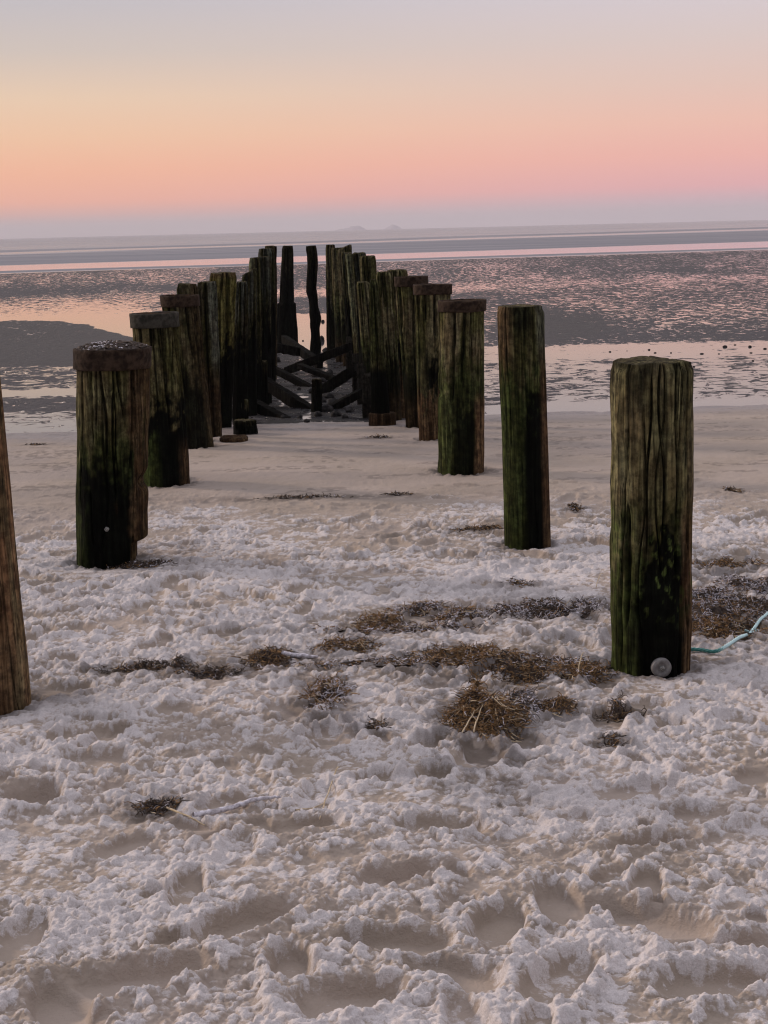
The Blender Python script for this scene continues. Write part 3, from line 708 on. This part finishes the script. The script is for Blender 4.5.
# flat disc on the sand
P = hit(233, 442); n = 40; V = []
for (r, z) in [(.10, -.03), (.11, .0), (.112, .018), (.10, .03), (.05, .034), (.001, .034)]:
    for i in range(n):
        a = 2*math.pi*i/n; V.append((r*math.cos(a)*1.02, r*math.sin(a)*1.3, z+.004*math.sin(3*a)))
V = np.array(V)
tag(mesh_obj('timber_slab', V, grid_faces(6, n, True), M_WOOD, loc=(P[0], P[1]+.08, HZ(P[0], P[1])), attrs=dict(tint=np.tile(brown*.6, (len(V), 1)))), 'flat round timber slice lying on the sand in front of low stump', 'slab')
# stones and rubble
def stone(px, py, wpx, seed, label, flat=.5, z0=None, group=None):
    P = hit(px, py); r = wpx/2/F*P[1]; rr = np.random.RandomState(seed); V = []
    nu, nv = 12, 8
    for i in range(nv):
        th = math.pi*i/(nv-1)
        for j in range(nu):
            a = 2*math.pi*j/nu; k = r*(.8+.4*vn(np.array(a*1.2+seed), np.array(th*1.5+seed), seed % 9))
            V.append((k*math.sin(th)*math.cos(a), k*math.sin(th)*math.sin(a), k*flat*math.cos(th)))
    Fc = grid_faces(nv, nu, True)
    o = mesh_obj('stone', V, Fc, M_STONE, loc=(P[0], P[1], max(P[2], MZ)+r*flat*.25)); o.rotation_euler = (0, 0, seed)
    tag(o, label, 'stone', group or 'small dark stones on the wet flat'); return o
stone(323, 322, 3.5, 1, 'round dark stone in pink pool right of crooked lone post, upper one', 1.0)
stone(322, 341, 5, 2, 'pointed dark stone in pink pool right of crooked lone post, lower one', 1.6)
stone(303, 341, 2, 3, 'tiny dark stone in pink pool between the two lone posts', .8)
ws = [(627, 351, 3), (655, 353, 4), (649, 350, 3), (671, 353, 3), (702, 354, 5), (719, 354, 4), (725, 347, 6), (750, 347, 4), (751, 353, 5), (765, 349, 4), (753, 361, 5), (694, 367, 3), (735, 345, 3), (640, 357, 3), (610, 352, 3)]
for i, (a, b, c) in enumerate(ws):
    stone(a, b, c*(.55+.35*((i*7) % 5)/4), 10+i, 'small dark stone in the shallow bright water behind the washer post', .4+.1*(i % 4))
rub = [(329, 398, 10), (333, 404, 11), (327, 411, 13), (316, 377, 9), (322, 402, 10), (313, 408, 9), (318, 368, 9), (330, 374, 8), (312, 392, 7), (326, 398, 9), (340, 404, 8), (336, 416, 11), (318, 416, 9), (350, 412, 9), (345, 418, 7), (300, 418, 6), (283, 418, 6), (322, 382, 8), (330, 410, 8), (299, 390, 5), (307, 422, 6), (326, 352, 8), (334, 352, 7), (272, 352, 12), (268, 340, 9), (276, 362, 10)]
for i, (a, b, c) in enumerate(rub):
    stone(a, b, c, 40+i, 'dark barnacled rubble lump among the fallen beams', .85, group='rubble lumps among the fallen beams')
# ------------------------------------------------------------------ seaweed
def tube(pts, r, V, Fc, sides=3):
    b = len(V); n = len(pts)
    for i, p in enumerate(pts):
        d = pts[min(i+1, n-1)]-pts[max(i-1, 0)]; d = d/(np.linalg.norm(d)+1e-9)
        s = np.cross(d, (0, 0, 1.0)); ln = np.linalg.norm(s); s = s/ln if ln > .05 else np.array((1., 0, 0)); w = np.cross(s, d)
        k = r*(1-.6*(i/(n-1))**2)
        for j in range(sides):
            a = 2*math.pi*j/sides; V.append(p+k*(s*math.cos(a)+w*math.sin(a)))
    for i in range(n-1):
        for j in range(sides):
            Fc.append((b+i*sides+j, b+i*sides+(j+1) % sides, b+(i+1)*sides+(j+1) % sides, b+(i+1)*sides+j))
STY = dict(tan=(.62, .25, .06, .07), brown=(.5, .45, .02, .03), mix=(.35, .3, .3, .05), mixtan=(.5, .15, .3, .05), frost=(.12, .45, .42, .01), dark=(.15, .78, .06, .01), heap=(.62, .27, .03, .08))
for ci, (px, py, w, h, n, sty, label) in enumerate(WEED):
    rr = np.random.RandomState(100+ci); p = hit(px, py+h*.25); s_ = project(*p)[2]/F
    rx = w*s_*.5; hz_ = h*s_*(.38 if sty != 'heap' else .62); ry = max(h*s_*1.6, .045) if sty != 'heap' else .17
    hz_ = min(hz_, .16); V = []; Fc = []; mi = []
    pr = STY[sty]; n = int(n*2.6); big = sty == 'heap'
    for k in range(n):
        a = rr.rand()*6.283; q_ = math.sqrt(rr.rand())
        x = p[0]+rx*q_*math.cos(a)*(1+.35*np.clip(rr.randn(), -1.3, .9)); y = p[1]+ry*q_*math.sin(a)*(1+.25*np.clip(rr.randn(), -1.3, 1))
        e = min(1, ((x-p[0])/rx)**2+((y-p[1])/ry)**2); lump = .1+1.6*float(vn(np.array(x*24), np.array(y*24), ci))
        zt = HZ(x, y)+hz_*.8*(1-e)*rr.rand()**.6*lump+.003
        L = rr.uniform(.015, .05)*(1.5 if big else 1)*(1 if p[1] < 6.6 else .8); d = rr.randn(3); d[2] *= .35; d /= np.linalg.norm(d)
        if big and rr.rand() < .5: d = np.array([(x-p[0])*6+.3*rr.randn(), (y-p[1])*4-.5+.3*rr.randn(), -.5]); d /= np.linalg.norm(d)
        pts = [np.array((x, y, zt))]
        m = rr.choice(4, p=np.array(pr)/sum(pr)); nseg = 5
        for i in range(nseg):
            d = d+rr.randn(3)*(.8 if m != 3 else .1); d[2] *= .7; d /= np.linalg.norm(d); nx = pts[-1]+d*L/nseg
            g_ = HZ(nx[0], nx[1])+.001; nx[2] = max(nx[2], g_); 
            if nx[2] > zt+.03: nx[2] = zt+.03
            pts.append(nx)
        f0 = len(Fc); tube(pts, rr.uniform(.0008, .0021)*(1+.12*max(p[1]-5, 0)), V, Fc); mi += [m]*(len(Fc)-f0)
    nb = 22; b0 = len(V); h0 = HZ(p[0], p[1])
    for i in range(7):
        for j in range(nb):
            a = 2*math.pi*j/nb; f = (i/6)*(.72+.4*float(vn(np.array(j*.7), np.array(ci*1.3), 8))); x = p[0]+rx*f*math.cos(a); y = p[1]+ry*f*math.sin(a)
            V.append(np.array((x, y, HZ(x, y)-.004+hz_*.42*(1-(i/6)**2)**2*(.5+float(vn(np.array(x*40), np.array(y*40), ci))))))
    for i in range(6):
        for j in range(nb): Fc.append((b0+i*nb+j, b0+i*nb+(j+1) % nb, b0+(i+1)*nb+(j+1) % nb, b0+(i+1)*nb+j)); mi.append(1)
    o = mesh_obj('seaweed_clump', np.array(V)-np.array((p[0], p[1], 0)), np.array(Fc), [M_WEED, M_WEEDD, M_FROST, M_STRAW], smooth=False, midx=mi, loc=(p[0], p[1], 0))
    tag(o, label, 'seaweed', 'seaweed clumps washed up on the sand')
# ------------------------------------------------------------------ sticks, straws, rope
def stick(pts, r, mat, name, label, cat, lift=.006, seed=0):
    P = []
    for (a, b) in pts:
        p = hit(a, b); P.append(np.array((p[0], p[1], 0)))
    Q = []
    for i in range(len(P)-1):
        for k in range(8): Q.append(P[i]+(P[i+1]-P[i])*k/8)
    Q.append(P[-1]); rr = np.random.RandomState(seed)
    hs = np.array([HZ(q[0], q[1]) for q in Q]); n = len(Q); t = np.linspace(0, 1, n)
    pf = np.polyfit(t, hs, 2); sm = np.maximum(np.polyval(pf, t), hs-.004)
    sm = np.convolve(np.pad(sm, 2, 'edge'), np.ones(5)/5, 'valid')
    for i, q in enumerate(Q): q[2] = sm[i]+lift; q += rr.randn(3)*r*.12
    V = []; Fc = []; tube(Q, r, V, Fc, 8); o0 = Q[0]
    o = mesh_obj(name, np.array(V)-o0, np.array(Fc), mat, loc=tuple(o0)); tag(o, label, cat); return o
stick([(193, 823), (225, 819), (255, 814), (282, 814)], .0085, M_FROST, 'frosted_stick', 'frost covered stick lying on the foreground sand', 'stick', .013, 1)
stick([(160, 810), (180, 821), (205, 828)], .0035, M_STRAW, 'straw_stalk', 'pale straw stalk just left of the frosted stick', 'straw', .006, 2)
stick([(338, 776), (325, 803), (320, 826)], .0024, M_STRAW, 'straw_stalk', 'thin forked straw stalk right of the frosted stick, long upright one', 'straw', .006, 3)
stick([(296, 822), (325, 802)], .0022, M_STRAW, 'straw_stalk', 'short straw stalk leaning against the upright one right of frosted stick', 'straw', .006, 4)
stick([(282, 660), (318, 662)], .011, M_FROST, 'frosted_stick', 'short frosted stick right of the leftmost middle seaweed tuft', 'stick', .008, 5)
# curved straws by the heaps (free standing arcs)
def arc(a, b, hgt, r, label, Yo=0):
    p0, p1 = hit(*a), hit(*b); P = []
    for i in range(14):
        t = i/13; p = p0+(p1-p0)*t; P.append(np.array((p[0], p[1], HZ(p[0], p[1])*(1-t)+.006+hgt*math.sin(t*1.9))))
    V = []; Fc = []; tube(P, r, V, Fc, 6)
    tag(mesh_obj('straw_stalk', np.array(V)-P[0], np.array(Fc), M_STRAW, loc=tuple(P[0])), label, 'straw')
arc((578, 679), (584, 672), .07, .0028, 'curved pale straw arching up beside the left foot of the washer post')
arc((462, 742), (482, 720), .05, .0026, 'pale stalk leaning out of the largest seaweed heap toward the camera')
arc((474, 742), (484, 722), .06, .0026, 'second pale stalk fanning from the front of the largest heap')
arc((596, 592), (603, 585), .05, .002, 'thin dark twig standing left of the washer post')
def mat_rope():
    m, g, p = material('teal_rope')
    pos = g.add('ShaderNodeNewGeometry').outputs['Position']; n = g.noise(pos, 40, 3); fr = g.attr('frost')
    n2 = g.noise(pos, 300, 2)
    f = g.mr(g.math('ADD', fr, g.math('SUBTRACT', n2, .5)), .3, .8)
    g.put(p.inputs['Base Color'], g.mix(f, g.mix(n, (.02, .13, .12), (.05, .22, .20)), (.45, .62, .62))); g.put(p.inputs['Roughness'], .8)
    return m
def rope():
    ctrl = [(686, 652), (700, 653), (716, 655), (727, 652), (740, 644), (752, 634), (764, 624), (780, 612), (800, 600)]
    P = []
    for i in range(len(ctrl)-1):
        for k in range(14):
            t = k/14; a = ctrl[max(i-1, 0)]; b = ctrl[i]; c = ctrl[i+1]; d = ctrl[min(i+2, len(ctrl)-1)]
            pt = [.5*((2*b[j])+(-a[j]+c[j])*t+(2*a[j]-5*b[j]+4*c[j]-d[j])*t*t+(-a[j]+3*b[j]-3*c[j]+d[j])*t**3) for j in (0, 1)]
            p = hit(*pt); P.append(np.array((p[0], p[1], HZ(p[0], p[1])+.010)))
    zz = np.array([p[2] for p in P]); zz = np.array([zz[max(0, i-4):i+5].max() for i in range(len(zz))]); zz = np.convolve(np.pad(zz, 6, 'edge'), np.ones(13)/13, 'valid')
    e = empty('rope', tuple(P[0])); tag(e, 'frosted teal rope lying on sand, running right from the washer post', 'rope')
    V = []; Fc = []; n = len(P); fro = []
    S = np.zeros(n)
    for i in range(1, n): S[i] = S[i-1]+np.linalg.norm((P[i]-P[i-1])[:2])
    for i in range(n): P[i][2] = zz[i]
    s_f = np.arange(0, S[-1], .006); PX = np.array(P)
    Q = np.stack([np.interp(s_f, S, PX[:, k]) for k in range(3)], -1)
    for strand in range(3):
        pts = []
        for i, s_ in enumerate(s_f):
            a = s_*2*math.pi/.05+strand*2.094; d = Q[min(i+1, len(Q)-1)]-Q[max(i-1, 0)]; d /= np.linalg.norm(d)
            sd = np.cross(d, (0, 0, 1)); sd /= np.linalg.norm(sd); w = np.cross(sd, d)
            pts.append(Q[i]+.0034*(sd*math.cos(a)+w*math.sin(a)))
        v0 = len(V); tube(pts, .0042, V, Fc, 6)
    V = np.array(V); px, py, _ = project(V[:, 0], V[:, 1], V[:, 2]); fro = .25+ss(715, 730, px)*.7
    m = mat_rope(); mesh_obj('strand', V-P[0], np.array(Fc), m, parent=e, attrs=dict(frost=fro))
    kp = hit(752, 634); c0 = np.array((kp[0], kp[1], HZ(kp[0], kp[1])+.018)); K = []
    for i in range(90):
        t = i/90*2*math.pi; r = .015+.006*math.cos(3*t)
        K.append(c0+np.array((r*math.cos(2*t)*1.5, r*math.sin(2*t), .010*math.sin(3*t))))
    V = []; Fc = []; tube(K, .0052, V, Fc, 8)
    mesh_obj('knot', np.array(V)-P[0], np.array(Fc), m, parent=e, attrs=dict(frost=np.full(len(V), .7)))
rope()
# ------------------------------------------------------------------ world
w = bpy.data.worlds.new('World'); sc.world = w; w.use_nodes = True; w.node_tree.nodes.clear(); g = NT(w.node_tree)
tc = g.add('ShaderNodeTexCoord').outputs['Generated']
sep = g.add('ShaderNodeSeparateXYZ', {0: tc})
X_, Y_, Z_ = sep.outputs
el = g.math('MULTIPLY', g.math('ARCSINE', Z_), 180/math.pi)
az = g.math('ARCTAN2', X_, Y_)
def ramp(stops):
    nd = g.n.new('ShaderNodeValToRGB'); cr = nd.color_ramp; cr.interpolation = 'B_SPLINE' if False else 'LINEAR'
    mx = 40.0
    while len(cr.elements) < len(stops): cr.elements.new(.5)
    for e, (a, c) in zip(cr.elements, sorted(stops)): e.position = a/mx; e.color = (*lin(c), 1)
    g.l.new(g.math('DIVIDE', el, mx, clamp=True), nd.inputs[0]); return nd.outputs[0]
left = ramp([(0, (184, 174, 176)), (.35, (184, 172, 174)), (.8, (226, 168, 152)), (1.2, (246, 172, 142)), (2.3, (244, 180, 145)), (3.5, (237, 192, 157)), (4.8, (228, 198, 170)), (6.4, (203, 189, 180)), (8, (190, 184, 187)), (14, (184, 182, 190)), (40, (182, 180, 190))])
right = ramp([(0, (196, 184, 196)), (.35, (192, 178, 190)), (.8, (212, 170, 178)), (1.2, (232, 166, 168)), (2.3, (238, 174, 162)), (3.5, (234, 185, 168)), (4.8, (222, 190, 178)), (6.4, (212, 194, 190)), (8, (206, 196, 202)), (14, (194, 188, 196)), (40, (184, 181, 190))])
colr = g.mix(g.mr(az, -.26, .26), left, right)
back = g.mix(g.mr(el, 0, 25), (.10, .10, .12), (.34, .34, .39))
bf = g.mr(g.math('ABSOLUTE', az), .8, 2.3)
colr = g.mix(g.math('MULTIPLY', bf, .9), colr, back)
stren = g.mr(el, 9, 55, 1.10, SKYTOP := 2.3)
bg = g.add('ShaderNodeBackground', {'Color': colr, 'Strength': stren})
wo = g.n.new('ShaderNodeOutputWorld'); g.l.new(bg.outputs[0], wo.inputs[0])
# soft glow of the set sun, low on the left
sd = bpy.data.lights.new('sun', 'SUN'); sd.energy = 2.5; sd.angle = math.radians(7); sd.color = (1, .80, .66)
so = bpy.data.objects.new('sun', sd); C.objects.link(so)
from mathutils import Vector, Matrix
sun_dir = Vector((-math.sin(math.radians(62)), math.cos(math.radians(62)), math.tan(math.radians(19))))
so.rotation_euler = sun_dir.to_track_quat('Z', 'Y').to_euler()
# ------------------------------------------------------------------ haze
HAZE = True
if HAZE:
    V = [(x, y, z) for x in (-4500, 4500) for y in (-150, 7600) for z in (-3.5, 60)]
    Fc = [(0, 1, 3, 2), (4, 6, 7, 5), (0, 4, 5, 1), (2, 3, 7, 6), (0, 2, 6, 4), (1, 5, 7, 3)]
    m = bpy.data.materials.new('haze'); m.use_nodes = True; m.node_tree.nodes.clear(); g2 = NT(m.node_tree)
    out = g2.n.new('ShaderNodeOutputMaterial'); pv = g2.n.new('ShaderNodeVolumePrincipled')
    pv.inputs['Color'].default_value = (.93, .88, .92, 1); pv.inputs['Density'].default_value = 2.2e-4; pv.inputs['Anisotropy'].default_value = 0
    g2.l.new(pv.outputs[0], out.inputs['Volume'])
    tag(mesh_obj('haze', V, Fc, m, smooth=False), kind='stuff')
# ------------------------------------------------------------------ camera object
cd = bpy.data.cameras.new('camera'); co = bpy.data.objects.new('camera', cd); C.objects.link(co); sc.camera = co
cd.sensor_fit = 'VERTICAL'; cd.sensor_height = 36; cd.lens = F/1024*36; cd.clip_start = .05; cd.clip_end = 20000
Mx = Matrix(((rt[0], up[0], -fwd[0], EYE[0]), (rt[1], up[1], -fwd[1], EYE[1]), (rt[2], up[2], -fwd[2], EYE[2]), (0, 0, 0, 1)))
co.matrix_world = Mx
sc.render.resolution_x = 768; sc.render.resolution_y = 1024
sc.view_settings.view_transform = 'Standard'; sc.view_settings.look = 'None'; sc.view_settings.gamma = 1; sc.view_settings.exposure = 0
sc.cycles.volume_bounces = 0; sc.cycles.filter_width = 1.15
